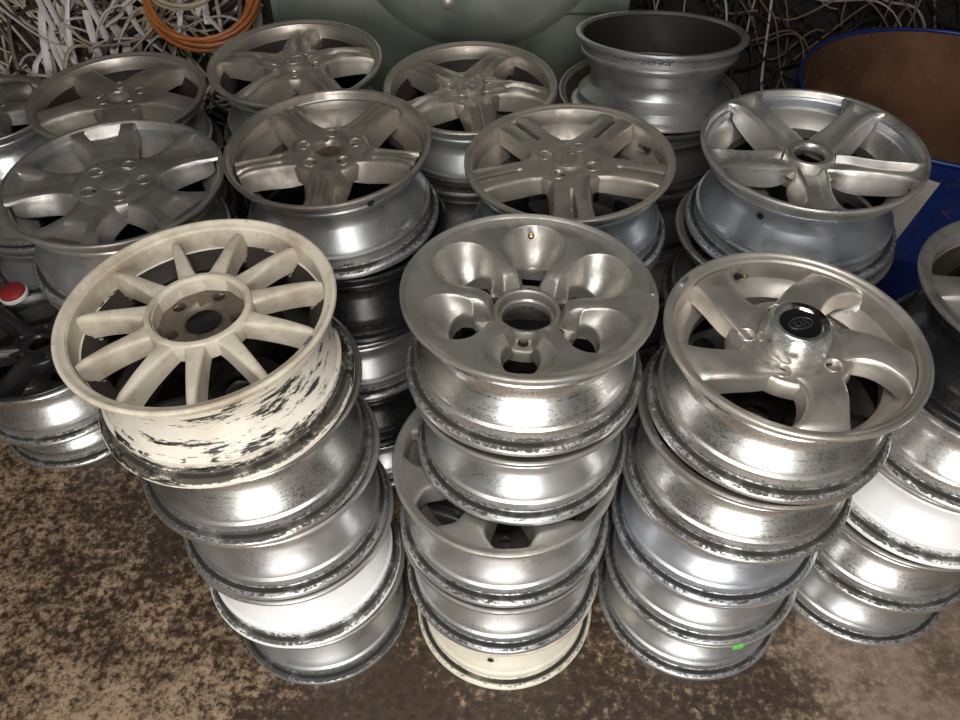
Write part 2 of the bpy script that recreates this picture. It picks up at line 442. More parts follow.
def put(name, me, parent, loc=(0, 0, 0), rz=0.0, label=None):
    o = link(name, me, parent); o.location = loc; o.rotation_euler = (0, 0, rz)
    if label: o['label'] = label
    return o

def bars_mesh(name, bars, w, h, mat):
    """flat raised strokes: bars = list of polylines in xy"""
    v = []; f = []
    for pl in bars:
        n = len(pl); b = len(v)
        for i, (x, y) in enumerate(pl):
            x0, y0 = pl[max(0, i - 1)]; x1, y1 = pl[min(n - 1, i + 1)]
            L = math.hypot(x1 - x0, y1 - y0) or 1; nx, ny = -(y1 - y0) / L * w / 2, (x1 - x0) / L * w / 2
            v += [(x - nx, y - ny, 0), (x + nx, y + ny, 0), (x - nx * .7, y - ny * .7, h), (x + nx * .7, y + ny * .7, h)]
        for i in range(n - 1):
            a, c = b + 4 * i, b + 4 * i + 4
            f += [(a, c, c + 2, a + 2), (a + 1, a + 3, c + 3, c + 1), (a + 2, c + 2, c + 3, a + 3)]
        f += [(b, b + 2, b + 3, b + 1), (b + 4 * n - 4, b + 4 * n - 3, b + 4 * n - 1, b + 4 * n - 2)]
    return mesh(name, v, f, [mat], smooth=False)

def oval(a, b, n=30, rot=0.0):
    return [(a * math.cos(2 * PI * k / n) * math.cos(rot) - b * math.sin(2 * PI * k / n) * math.sin(rot),
             a * math.cos(2 * PI * k / n) * math.sin(rot) + b * math.sin(2 * PI * k / n) * math.cos(rot)) for k in range(n + 1)]
def emblem_h(mat, s=1.0):
    H = [[(-.0085, -.007), (-.0045, .008)], [(.0045, -.008), (.0085, .007)], [(-.0062, -.002), (0, .0012), (.0062, .002)]]
    return bars_mesh('emblem', [[(x * s, y * s) for x, y in p] for p in H + [oval(.0175, .0115)]], .0032 * s, .0016, mat)
def emblem_oval(mat, s=1.0):
    K = [[(-.010, -.005), (-.008, .005)], [(-.003, .005), (-.009, 0), (-.0035, -.005)], [(-.0005, -.005), (.001, .005)],
         [(.0025, -.005), (.0075, .005), (.009, -.005)]]
    return bars_mesh('emblem', [[(x * s, y * s) for x, y in p] for p in K + [oval(.0165, .0095)]], .0020 * s, .0014, mat)

PROF = {
 'flat': [(s, .0012 * (1 - s * s)) for s in (-1, -.6, -.2, .2, .6, 1)],
 'crown': [(s, .006 * (1 - s * s)) for s in (-1, -.7, -.4, 0, .4, .7, 1)],
 'round': [(s, .012 * (1 - s * s) - .004 * s ** 4) for s in (-1, -.75, -.5, -.25, 0, .25, .5, .75, 1)],
 'ridge': [(s, .009 * (1 - abs(s))) for s in (-1, -.6, -.25, 0, .25, .6, 1)],
 'groove2': [(-1, 0), (-.74, .001), (-.62, -.0065), (-.42, -.0075), (-.26, -.0005), (0, .001), (.26, -.0005), (.42, -.0075), (.62, -.0065), (.74, .001), (1, 0)],
 'channel': [(-1, 0), (-.84, .0015), (-.74, -.001), (-.58, -.011), (-.42, -.0145), (0, -.0155), (.42, -.0145), (.58, -.011), (.74, -.001), (.84, .0015), (1, 0)],
 'slot': [(-1, 0), (-.5, .0015), (-.21, 0), (-.16, -.012), (-.07, -.058), (.07, -.058), (.16, -.012), (.21, 0), (.5, .0015), (1, 0)],
 'pocket': [(-1, 0), (-.70, .001), (-.60, -.002), (-.52, -.018), (0, -.020), (.52, -.018), (.60, -.002), (.70, .001), (1, 0)],
 'lobes': [(-1, -.004), (-.8, .001), (-.5, .005), (-.25, .001), (-.08, -.010), (.08, -.010), (.25, .001), (.5, .005), (.8, .001), (1, -.004)],
}

def lug_ring(n, r, hr, depth=.022, ph=0.0):
    return [(r * math.cos(ph + 2 * PI * k / n), r * math.sin(ph + 2 * PI * k / n), hr, depth) for k in range(n)]

_cache = {}
def cached(key, fn):
    if key not in _cache: _cache[key] = fn()
    return _cache[key]

def add_spokes(root, me, n, rot=0.0):
    for k in range(n): put('spoke', me, root, rz=rot + 2 * PI * k / n)

def face_parts(root, style, R, W, fm, key):
    """adds spokes, hub and the small fittings of one wheel design"""
    fa = M[fm]; CUR['R'] = R
    if style == 'eleven':
        sp = cached(('sp', key), lambda: spoke_mesh(.070, R - .022, [(0, .0190), (.10, .0150), (.25, .0120), (.6, .0085), (1, .0055)],
             [(0, -.012), (.10, -.0095), (.5, -.009), (.9, -.013), (1, -.018)], [(0, .030), (.5, .034), (1, .040)], PROF['flat'], [(0, .001), (.4, .0035), (1, .006)],
             mats=[fa], W=W, pscale=[(0, .5), (1, 1.2)], shoulder=.0022))
        add_spokes(root, sp, 11)
        h = put('hub', cached(('hub', key), lambda: lathe('hub', [(.084, W - .038), (.084, W - .012), (.081, W - .007), (.0765, W - .0055), (.0735, W - .006), (.0715, W - .009), (.0705, W - .014), (.069, W - .034), (.060, W - .0345)], [fa], 80)), root)
        holes = [(0, 0, .0315, .006)] + lug_ring(5, .0525, .0095, .02, math.radians(57))
        put('hub_floor', cached(('hf', key), lambda: hub_mesh(.070, -.0335, .012, holes, [M['hub_grime']], W)), root, label='grimy brown recessed hub floor')
        for x, y, r, d in holes[1:]:
            put('lug_seat', cached(('ls', key), lambda: lug_seat(.0095, [M['rust']])), root, (x, y, W - .0335))
    elif style == 'six':
        sp = cached(('sp', key), lambda: scooped_spoke(R, W, [fa, M['dust_and_shade']]))
        add_spokes(root, sp, 6)
        holes = [(0, 0, .046, .012)] + lug_ring(6, .0655, .0085, .02, PI / 6)
        put('hub', cached(('hub', key), lambda: hub_mesh(.083, -.066, .02, holes, [fa], W)), root)
        put('hub_collar', cached(('hc', key), lambda: lathe('hub_collar', [(.060, W - .070), (.0575, W - .054), (.0555, W - .0505), (.052, W - .0500), (.0490, W - .052), (.0465, W - .062), (.0465, W - .075)], [fa], 60)), root)
        for k, (x, y, r, d) in enumerate(holes[1:]):
            put('lug_seat', cached(('ls', key), lambda: lug_seat(.0085, [M['rust']])), root, (x, y, W - .066))
    elif style == 'swirl':
        sp = cached(('sp', key), lambda: spoke_mesh(.070, R - .020, [(0, .047), (.12, .040), (.3, .034), (.6, .033), (.85, .037), (1, .047)],
             [(0, -.020), (.25, -.012), (.6, -.007), (.9, -.010), (1, -.016)], [(0, .022), (.3, .030), (1, .034)], PROF['crown'], [(0, .002), (.3, .008), (1, .008)],
             swirl=[(0, 9), (.3, 5), (.7, -4), (1, -11)], mats=[fa], W=W, pscale=[(0, .2), (.5, .6), (1, .5)], n=22))
        add_spokes(root, sp, 5)
        holes = [(0, 0, .036, .05)] + lug_ring(5, .0735, .0140, .03, math.radians(36))
        put('hub', cached(('hub', key), lambda: hub_mesh(.093, -.0165, .03, holes, [fa], W, skirt=.006)), root)
        for x, y, r, d in holes[1:]:
            put('lug_seat', cached(('ls', key), lambda: lug_seat(.0135, [fa], .02)), root, (x, y, W - .0165))
    elif style == 'grooved':
        sp = cached(('sp', key), lambda: spoke_mesh(.055, R - .020, [(0, .043), (.15, .036), (.32, .0270), (.6, .0245), (.85, .0262), (1, .034)],
             [(0, -.016), (.4, -.013), (.8, -.010), (1, -.013)], [(0, .03), (.4, .040), (1, .036)], PROF['groove2'], [(0, .006), (.3, .020), (.7, .016), (1, .012)],
             mats=[fa], W=W, pscale=[(0, 0), (.25, .1), (.4, 1), (.85, 1), (1, .6)], n=22))
        add_spokes(root, sp, 5)
        holes = [(0, 0, .0265, .022)] + lug_ring(5, .0565, .0140, .022, PI / 5)
        put('hub', cached(('hub', key), lambda: hub_mesh(.078, -.0148, .03, holes, [fa], W, skirt=.008)), root)
        put('hub_bore', cached(('bore', key), lambda: lathe('hub_bore', [(.0265, W - .016), (.025, W - .024), (.014, W - .026), (.001, W - .026)], [M['rust']], 40)), root, label='rusty brown centre bore')
        for x, y, r, d in holes[1:]:
            put('lug_seat', cached(('ls', key), lambda: lug_seat(.0140, [fa])), root, (x, y, W - .0148))
    elif style == 'split':
        sp = cached(('sp', key), lambda: spoke_mesh(.055, R - .018, [(0, .046), (.15, .040), (.35, .0335), (.7, .0345), (1, .040)],
             [(0, -.010), (.5, -.007), (.85, -.007), (1, -.009)], [(0, .03), (.5, .036), (1, .034)], PROF['slot'], [(0, .004), (.3, .010), (1, .009)],
             mats=[fa], W=W, pscale=[(0, 0), (.30, 0), (.40, .6), (.46, 1), (1, 1)], n=30))
        add_spokes(root, sp, 5)
        holes = lug_ring(4, .052, .0150, .02, math.radians(10))
        put('hub', cached(('hub', key), lambda: hub_mesh(.078, -.0095, .03, holes, [fa], W, skirt=.006)), root)
        for x, y, r, d in holes:
            put('lug_seat', cached(('ls', key), lambda: lug_seat(.0150, [fa])), root, (x, y, W - .0095))
        c = put('centre_cap', cached(('cap', key), lambda: lathe('centre_cap', [(.0335, W - .0096), (.0330, W - .006), (.031, W - .0045), (.029, W - .0055), (.014, W - .0045), (.001, W - .0042)], [fa], 48)), root)
        put('emblem', cached('eo', lambda: emblem_oval(M['emblem'], 1.35)), c, (0, 0, W - .0056), rz=.0)
    elif style == 'channel':
        sp = cached(('sp', key), lambda: spoke_mesh(.052, R - .008, [(0, .030), (.12, .030), (.3, .0265), (.55, .0245), (.8, .0275), (.93, .034), (1, .046)],
             [(0, -.026), (.2, -.020), (.5, -.013), (.8, -.006), (1, -.0025)], [(0, .03), (.4, .044), (.85, .036), (1, .008)], PROF['channel'], [(0, .0), (.3, .016), (.7, .014), (1, .001)],
             mats=[fa], W=W, pscale=[(0, .9), (.5, 1), (.88, .9), (.96, .15), (1, 0)], n=22))
        add_spokes(root, sp, 5)
        put('hub', cached(('hub', key), lambda: lathe('hub', [(.070, W - .064), (.068, W - .046), (.058, W - .042), (.050, W - .038), (.0465, W - .022), (.043, W - .0185), (.036, W - .0185), (.0325, W - .021), (.0305, W - .025), (.0305, W - .034), (.034, W - .036)], [fa], 64)), root)
        for x, y, r, d in lug_ring(5, .060, .011, ph=PI / 5):
            put('lug_seat', cached(('ls', key), lambda: lug_seat(.0125, [M['face_brown']])), root, (x, y, W - .0405))
    elif style == 'ystar':
        sp = cached(('sp', key), lambda: spoke_mesh(.050, R - .010, [(0, .044), (.18, .041), (.4, .0355), (.7, .047), (.9, .062), (1, .068)],
             [(0, -.011), (.3, -.010), (.7, -.0065), (1, -.004)], [(0, .03), (.4, .040), (.8, .036), (1, .02)], PROF['pocket'], [(0, .004), (.3, .016), (.7, .012), (1, .002)],
             mats=[fa], W=W, pscale=[(0, 0), (.55, 0), (.62, .25), (.72, .6), (.92, .8), (1, .1)], n=28))
        add_spokes(root, sp, 5)
        holes = lug_ring(5, .0545, .0145, .022, PI / 5)
        put('hub', cached(('hub', key), lambda: hub_mesh(.080, -.0102, .03, holes, [fa], W, skirt=.006)), root)
        for x, y, r, d in holes:
            put('lug_seat', cached(('ls', key), lambda: lug_seat(.0145, [fa])), root, (x, y, W - .0102))
        put('centre_cap', cached(('cap', key), lambda: lathe('centre_cap', [(.0300, W - .0104), (.0295, W - .0085), (.0275, W - .0078), (.001, W - .0085)], [fa], 44)), root)
    elif style in ('lobe', 'blade'):
        pr = PROF['lobes'] if style == 'lobe' else PROF['crown']
        sp = cached(('sp', key), lambda: spoke_mesh(.048, R - .020, [(0, .040), (.2, .034), (.45, .0285), (.75, .0280), (1, .033)],
             [(0, -.010), (.35, -.005), (.75, -.010), (1, -.018)], [(0, .03), (.4, .042), (1, .036)], pr, [(0, .004), (.3, .014), (1, .012)],
             swirl=[(0, 3), (1, -4)], mats=[fa], W=W, pscale=[(0, 0), (.22, .3), (.45, 1.1), (.8, .5), (1, .2)], n=22))
        add_spokes(root, sp, 5)
        holes = lug_ring(5, .0525, .0135, .02, PI / 5)
        if style == 'blade': holes = [(0, 0, .027, .006)] + holes
        put('hub', cached(('hub', key), lambda: hub_mesh(.074, -.0095, .03, holes, [fa], W, skirt=.006)), root)
        for x, y, r, d in holes[-5:]:
            put('lug_seat', cached(('ls', key), lambda: lug_seat(.0135, [fa])), root, (x, y, W - .0095))
        if style == 'lobe':
            c = put('centre_cap', cached(('cap', key), lambda: lathe('centre_cap', [(.0355, W - .0096), (.0345, W - .002), (.032, W - .0005), (.029, W - .0015), (.001, W - .0012)], [fa], 44)), root)
            put('emblem', cached('eh', lambda: emblem_h(M['emblem'], 1.55)), c, (0, 0, W - .0016))
    elif style == 'ovals':
        # disc face with oval windows between broad webs
        sp = cached(('sp', key), lambda: spoke_mesh(.055, R - .018, [(0, .030), (.2, .024), (.45, .020), (.75, .028), (.92, .048), (1, .062)],
             [(0, -.018), (.5, -.014), (1, -.008)], [(0, .03), (.5, .036), (1, .02)], PROF['crown'], [(0, .006), (.5, .014), (1, .004)], mats=[fa], W=W, pscale=[(0, .3), (1, .1)], n=18))
        add_spokes(root, sp, 7)
        holes = [(0, 0, .030, .006)] + lug_ring(5, .055, .011, .02)
        put('hub', cached(('hub', key), lambda: hub_mesh(.078, -.0175, .03, holes, [fa], W)), root)
    elif style == 'mesh8':
        sp = cached(('sp', key), lambda: spoke_mesh(.05, R - .020, [(0, .022), (.4, .019), (.8, .022), (1, .028)], [(0, -.024), (.5, -.014), (1, -.016)],
             [(0, .03), (1, .036)], PROF['round'], [(0, .004), (1, .008)], mats=[fa], W=W, n=14))
        add_spokes(root, sp, 6)
        holes = [(0, 0, .028, .006)] + lug_ring(5, .054, .012, .02)
        put('hub', cached(('hub', key), lambda: hub_mesh(.076, -.0195, .03, holes, [fa], W, dome=.003)), root)
        for x, y, r, d in holes[-5:]:
            put('lug_seat', cached(('ls', key), lambda: lug_seat(.012, [fa])), root, (x, y, W - .0195))
    else:   # 'steel': pressed steel disc with round vent holes
        holes = [(0, 0, .030, .02)] + lug_ring(5, .052, .008, .01) + lug_ring(10, .112, .0125, .01, .2)
        put('disc', cached(('disc', key), lambda: hub_mesh(R - .046, -.060, .006, holes, [fa], W, dome=.022)), root)

def wheel(name, x, y, z, R, W, style, face, barrel, label, group=None, tilt=(0, 0), spin=0.0, flip=False, bowl=False, seg=112, lip=.013, wall=.03, groove=True, inner=None):
    root = empty(name, (x, y, z))
    nrm = Vector((tilt[0], tilt[1], 1)).normalized()
    qn = Vector((0, 0, 1)).rotation_difference(nrm)
    from mathutils import Quaternion
    qs = Quaternion((0, 0, 1), math.radians(spin))
    qq = qn @ qs
    if flip: qq = qq @ Quaternion((1, 0, 0), PI)
    root.rotation_mode = 'QUATERNION'; root.rotation_quaternion = qq
    if flip: root.location = Vector((x, y, z)) + nrm * W
    tag(root, label, 'wheel', group)
    R_, W_ = round(R, 4), round(W, 4)
    key = (style, R_, W_, inner or face)
    rk = ('rim', R_, W_, face, barrel, bowl, seg, lip, wall)
    d = dish_bowl(R, W) if bowl else dish_wall(R, W, lip, wall, groove)
    put('rim', cached(rk, lambda: rim_mesh(R, W, d, (M[face], M[barrel], M['dust_and_shade']), seg, style in ('eleven', 'blade', 'lobe', 'mesh8'))), root)
    face_parts(root, style, R, W, inner or face, key)
    return root

def valve(root, R, W, ang, z=-.022, rr=.030, long=False):
    """rubber snap-in valve through the rim wall, pointing inward"""
    a = math.radians(ang); v = put('valve_stem', cached('valve', lambda: lathe('valve_stem', [(.0058, 0), (.0062, .003), (.0045, .006), (.0038, .022), (.0042, .023), (.0042, .030), (.0005, .031)], [M['rubber'], M['brass']], 14, fm=[0, 0, 0, 1, 1, 1])), root)
    v.location = ((R - rr) * math.cos(a), (R - rr) * math.sin(a), W + z)
    v.rotation_euler = (0, math.radians(-50), a)
    return v

def weight(root, R, W, ang, z=-.010, rr=.0215, size=(.006, .022, .010)):
    a = math.radians(ang)
    o = boxes('balance_weight', [(-size[0] / 2, size[0] / 2, -size[1] / 2, size[1] / 2, -size[2] / 2, size[2] / 2)], M['lead'], root, bevel=.0015)
    o.location = ((R - rr) * math.cos(a), (R - rr) * math.sin(a), W + z); o.rotation_euler = (0, 0, a)
    return o

# ------------------------------------------------------------------ front row stacks
G = 'alloy wheels in the scrap stacks'
def stack(rows, kind='alloy_wheel', group=G):
    """rows from the floor up: (x, y, R, W, style, face, barrel, label, extra)"""
    z = 0.0; out = []
    for x, y, R, W, style, face, barrel, label, ex in rows:
        ex = dict(ex); tl = ex.get('tilt', (0, 0)); lift = math.hypot(*tl) * R
        nm = ex.pop('name', kind)
        out.append(wheel(nm, x, y, z + lift, R, W, style, face, barrel, label, group, **ex)); z += W + lift + .0004
    return out

FS = 'front left stack below the white wheel'
A = stack([
 (-.385, .912, .207, .199, 'mesh8', 'face_grey', 'barrel_mottled', 'dull silver wheel on the floor at the foot of the stack under the white wheel', dict(spin=10)),
 (-.401, .918, .215, .199, 'ovals', 'face_silver', 'barrel_white', 'bright white-silver wheel second from the floor in the white wheel stack', dict(spin=40)),
 (-.407, .921, .212, .199, 'grooved', 'face_silver', 'barrel', 'satin silver wheel in the middle of the stack under the white wheel', dict(spin=70)),
 (-.422, .921, .216, .199, 'mesh8', 'face_grey', 'barrel_polmot', 'polished silver barrel wheel directly under the cream white wheel', dict(spin=25, inner='face_dust_shade')),
 (-.426, .900, .213, .186, 'eleven', 'white', 'white_chipped', 'cream white eleven-spoke wheel with flaking paint on top of the front left stack', dict(spin=17.5, tilt=(-.031, -.033), lip=.012, wall=.036)),
])
valve(A[4], .213, .186, 222, -.050, .030)
weight(A[4], .213, .186, 318, -.006, .012, (.007, .020, .008))

CC = stack([
 (.051, .899, .211, .190, 'eleven', 'white', 'cream_barrel', 'cream painted wheel on the floor at the bottom of the middle front stack', dict(spin=5)),
 (.045, .903, .216, .190, 'grooved', 'face_grey', 'barrel', 'grey silver wheel second from the floor in the middle front stack', dict(spin=20)),
 (.046, .914, .218, .194, 'ovals', 'face_bowl', 'barrel', 'silver wheel with oval windows showing where it sticks out mid-stack', dict(spin=40)),
 (.080, .960, .205, .185, 'mesh8', 'face_grey', 'barrel', 'pale silver wheel second from the top in the middle front stack', dict(spin=0, inner='face_dust_shade')),
 (.078, .974, .212, .182, 'six', 'face_bowl', 'barrel_bright', 'deep-dish silver wheel with six rounded openings topping the middle front stack', dict(spin=-8, bowl=True, tilt=(.02, .012))),
])
valve(CC[4], .212, .182, 93, -.026, .036)
weight(CC[4], .212, .182, 6, -.004, .010)

DD = stack([
 (.500, .921, .218, .180, 'split', 'face_silver', 'barrel', 'silver wheel with a green sticker on the floor under the chrome-capped wheel', dict(spin=15)),
 (.494, .916, .214, .180, 'ovals', 'face_silver', 'barrel', 'satin silver wheel second from the floor in the chrome-capped wheel stack', dict(spin=35)),
 (.488, .912, .212, .180, 'grooved', 'face_silver', 'barrel_blue', 'plain light grey barrel wheel in the middle of the chrome-capped wheel stack', dict(spin=5)),
 (.496, .903, .213, .180, 'mesh8', 'face_grey', 'barrel_bright', 'shiny machined wheel directly under the chrome-capped wheel', dict(spin=50, inner='face_dust_shade')),
 (.505, .904, .211, .176, 'swirl', 'face_pale', 'barrel_bright', 'pale five-spoke wheel with tall chrome centre cap topping the front right stack', dict(spin=61, tilt=(.030, -.020), lip=.012, wall=.034)),
])
R_, W_ = .211, .176
cap = put('centre_cap', lathe('centre_cap', [(.058, W_ - .0165), (.0575, W_ - .006), (.054, W_ + .010), (.0495, W_ + .021), (.0470, W_ + .0265), (.0440, W_ + .029), (.0400, W_ + .0290), (.0350, W_ + .0265), (.0325, W_ + .0235)], [M['chrome']], 56), DD[4], label='dented chrome centre cap')
put('cap_badge', lathe('cap_badge', [(.0335, W_ + .0240), (.0300, W_ + .0238), (.001, W_ + .0246)], [M['cap_black']], 44), cap, label='black round badge')
e = put('emblem', emblem_oval(M['emblem_dark'], 1.25), cap, (0, 0, W_ + .0244), rz=math.radians(-61 + 20))
valve(DD[4], R_, W_, 44, -.030, .030)
weight(DD[4], R_, W_, 80, -.003, .010)
weight(DD[3], .213, .180, 150, -.004, .010)

FF = stack([
 (.931, .991, .215, .190, 'ovals', 'face_silver', 'barrel', 'satin silver wheel on the floor at the bottom of the far right stack', dict(spin=0)),
 (.927, .976, .213, .190, 'mesh8', 'face_grey', 'barrel_bright', 'mirror-bright machined wheel second from the floor in the far right stack', dict(spin=0)),
 (.945, .980, .216, .190, 'ovals', 'face_silver', 'barrel_white', 'pale bright wheel in the middle of the far right stack', dict(spin=0)),
 (.948, .970, .214, .190, 'mesh8', 'face_grey', 'barrel_bright', 'polished wheel under the black-barrelled wheel at the right edge', dict(spin=0, inner='face_dust_shade')),
 (.945, .955, .212, .180, 'blade', 'face_grey', 'black', 'black-barrelled wheel with grey lip cut off by the right edge', dict(spin=28, lip=.016)),
])
valve(FF[4], .212, .180, 200, -.03, .034)
weight(FF[4], .212, .180, 175, -.004, .009)

EE = stack([
 (-1.196, 1.531, .212, .190, 'ovals', 'face_silver', 'barrel_bright', 'bright silver wheel on the floor under the black-faced wheel at left', dict(spin=0)),
 (-1.150, 1.462, .212, .190, 'mesh8', 'black_face', 'barrel_bright', 'low wheel with gloss black face and shiny barrel at the left edge', dict(spin=20, groove=False)),
])

# ------------------------------------------------------------------ middle row stacks
def filler(n, x, y, R, top, wt, tilt, barrels, where, jit, seed):
    W = (top + .005 - wt - math.hypot(*tilt) * .212) / n - .0005
    rnd = random.Random(seed); rows = []
    words = ['on the floor', 'second from the floor', 'third from the floor', 'fourth from the floor']
    look = {'barrel_dull': 'dull grey', 'barrel': 'silver', 'barrel_dark': 'dark grimy', 'black': 'black steel', 'barrel_blue': 'bluish silver'}
    for i in range(n):
        b = barrels[i % len(barrels)]
        st, fc, nm = ('steel', 'black', 'steel_wheel') if b == 'black' else (('mesh8', 'ovals')[i % 2], 'face_grey', 'alloy_wheel')
        rows.append((x + rnd.uniform(-jit, jit), y + rnd.uniform(-jit, jit), R + rnd.choice((-.004, 0, 0, .002)), W, st, fc, b,
                     '%s wheel %s below %s' % (look[b], words[i], where), dict(inner=None if b == 'black' else 'face_dust_shade', spin=rnd.uniform(0, 70), seg=80, name=nm)))
    return rows


def topped(x, y, top, R, W, style, face, barrel, label, tilt, spin, below, where, seed, fR=.209, dx=0, dy=0, **ex):
    rows = filler(4, x + dx, y + dy, fR, top, W, tilt, below, where, .004, seed)
    return rows, (x, y, R, W, style, face, barrel, label, dict(spin=spin, tilt=tilt, **ex))

rows, t_ = topped(-.725, 1.348, .932, .213, .182, 'ystar', 'face_grey', 'barrel', 'dark grey wheel with five forked arms behind the white wheel',
                  (.032, -.044), 42, ['barrel_dull', 'barrel_dark', 'barrel', 'barrel_dull'], 'the grey forked-arm wheel', 1, lip=.008, groove=False)
B1 = stack(rows + [t_])
rows, t_ = topped(-.299, 1.440, .948, .213, .188, 'grooved', 'face_brown', 'barrel', 'brown-stained wheel with twin-grooved spokes and rusty centre hole',
                  (-.034, -.050), 55, ['barrel', 'black', 'barrel', 'black'], 'the brown grooved-spoke wheel', 2, lip=.010, groove=False)
rows[3] = (-.286, 1.446, .216) + rows[3][3:]
B2 = stack(rows + [t_])
rows, t_ = topped(.193, 1.396, .931, .213, .184, 'split', 'face_warm', 'barrel_blue', 'brown-grey wheel with split twin spokes and round emblem cap',
                  (-.040, -.022), 52, ['barrel_dark', 'black', 'barrel_dull', 'barrel_dark'], 'the split-spoke wheel', 3, lip=.011)
B3 = stack(rows + [t_])
valve(B3[4], .212, .184, -35, -.03, .032)
rows, t_ = topped(.658, 1.360, .975, .214, .190, 'channel', 'face_silver', 'barrel_blue', 'bright silver wheel with five channelled star spokes near the blue drum',
                  (-.016, -.037), 43.5, ['barrel_dull', 'black', 'barrel_dull', 'barrel_dark'], 'the bright star wheel', 4, lip=.006, groove=False)
rows[3] = (.648, 1.350, .224) + rows[3][3:]
B4 = stack(rows + [t_])

# ------------------------------------------------------------------ back row stacks
rows, t_ = topped(-.879, 1.812, .873, .212, .172, 'blade', 'face_warm', 'barrel_dull', 'dusty five-spoke wheel with open centre hole below the white strips',
                  (.002, -.040), 66, ['barrel_dull', 'barrel_dark', 'barrel_dull', 'barrel_dark'], 'the back open-centre wheel', 5, lip=.012)
C1 = stack(rows + [t_])
rows, t_ = topped(-.440, 1.860, .930, .211, .182, 'lobe', 'face_warm', 'barrel_dull', 'tan-grey wheel with lobed spokes and emblem cap beside the orange cable',
                  (0, -.050), 23, ['barrel_dark', 'barrel_dark', 'barrel_dull', 'barrel_dark'], 'the emblem wheel near the cable', 6, fR=.208, lip=.012)
C2 = stack(rows + [t_])
rows, t_ = topped(-.013, 1.792, .896, .210, .178, 'lobe', 'face_warm', 'barrel_dull', 'dusty lobed-spoke wheel with emblem cap in front of the green-grey panel',
                  (-.008, -.062), 68, ['barrel_dark', 'barrel_dull', 'barrel_dark', 'barrel_dark'], 'the emblem wheel before the panel', 7, fR=.208, dy=.006, lip=.012)
C3 = stack(rows + [t_])
wh = 'the upturned wheel'
C4 = stack(filler(3, .460, 1.960, .230, .785, .190, (0, 0), ['barrel_dark', 'barrel_dull', 'barrel_dark'], wh, .004, 8) +
  [(.460, 1.955, .240, .190, 'steel', 'face_warm', 'barrel_dark', 'wide wheel lying under the upturned wheel, only its brown lip showing', dict(spin=10, lip=.012, wall=.045, inner='face_dust_shade'))])
wheel('alloy_wheel', .456, 1.886, .786, .210, .180, 'ovals', 'face_brown', 'barrel', 'upside-down silver wheel showing its open brown back beside the panel', G, tilt=(.01, .15), spin=12, flip=True)
C0 = stack(filler(2, -1.52, 2.26, .209, .600, .19, (0, .04), ['barrel_dull', 'barrel'], 'the grey left edge wheel', .01, 9) +
  [(-1.525, 2.268, .209, .19, 'blade', 'face_grey', 'barrel', 'grey wheel cut off by the left edge below the white strips', dict(spin=12, tilt=(0, -.04), lip=.008))])

# ------------------------------------------------------------------ small marks on wheels
def barrel_hole(root, R, W, world_ang, z, spin, depth=.0450, r=.0062):
    """valve hole through the drop centre, with its rubber stub"""
    a = math.radians(world_ang - spin)
    o = put('valve_hole', cached('vhole', lambda: lathe('valve_hole', [(.0072, 0), (.0075, .0012), (.0060, .0018), (.0045, .0008), (.0040, .0030), (.0005, .0032)], [M['rubber']], 16)), root)
    o.location = ((R - depth) * math.cos(a), (R - depth) * math.sin(a), z); o.rotation_euler = (0, PI / 2, a)
barrel_hole(B4[4], .214, .190, 227, .190 - .075, 43.5)
barrel_hole(B2[4], .213, .188, 300, .188 - .028, 55, .0178)
barrel_hole(CC[0], .211, .190, 258, .076, 5, .034)
M['green'] = plain('bright_green_tape', (.12, .62, .10), .5, var=.1)
gs = boxes('sticker', [(-.002, .002, -.012, .012, -.009, .009)], M['green'], DD[0], bevel=.001)
ga = math.radians(-80 - 15); gs.location = (.2175 * math.cos(ga), .2175 * math.sin(ga), .180 - .008); gs.rotation_euler = (0, 0, ga); gs['label'] = 'bright green sticker'

# ------------------------------------------------------------------ blue drum
t = NT('drum_blue_paint'); raw, vec = t.coords()
n1 = t.noise(vec, 6, 5, .6); n2 = t.noise(vec, 40, 4, .7)
ru = t.math('MULTIPLY', t.ramp(n2, .58, .68), .8)
t.lk(t.mix(ru, t.mix(t.ramp(n1, .3, .7), (.007, .020, .12), (.010, .032, .18)), (.10, .05, .025)), t.b.inputs['Base Color'])
t.b.inputs['Roughness'].default_value = .38
M['drum_blue'] = t.m
t = NT('drum_rust'); raw, vec = t.coords()
mp = t.add('ShaderNodeMapping'); t.lk(vec, mp.inputs['Vector']); mp.inputs['Scale'].default_value = (7, 7, 1.1)
n1 = t.noise(mp.outputs[0], 1.0, 4, .55); n2 = t.noise(vec, 60, 5, .7); n3 = t.noise(vec, 5, 3, .5)
c1 = t.mix(t.ramp(n3, .35, .65), (.095, .043, .021), (.19, .092, .045))
c2 = t.mix(t.ramp(n1, .57, .64), c1, (.48, .23, .06))
t.lk(t.mix(t.ramp(n2, .56, .70, 0, .6), c2, (.24, .15, .09)), t.b.inputs['Base Color'])
t.b.inputs['Roughness'].default_value = .8
bp = t.add('ShaderNodeBump', Strength=.4, Distance=.003); t.lk(n2, bp.inputs['Height']); t.lk(bp.outputs[0], t.b.inputs['Normal'])
M['drum_rust'] = t.m
DR, DH = .372, .842
dr = empty('blue_drum', (1.195, 1.83, 0)); tag(dr, 'open blue metal drum with a rusty brown inside at the right', 'drum')
prof = [(DR - .02, .012), (DR - .003, .0), (DR, .012), (DR, .27), (DR + .007, .282), (DR + .007, .292), (DR, .304), (DR, .56), (DR + .007, .572), (DR + .007, .582), (DR, .594), (DR, DH - .010),
        (DR - .004, DH - .010), (DR - .004, .03), (.001, .03)]
put('shell', lathe('shell', prof, [M['drum_blue'], M['drum_rust']], 96, fm=[0] * 12 + [1] * 2), dr)
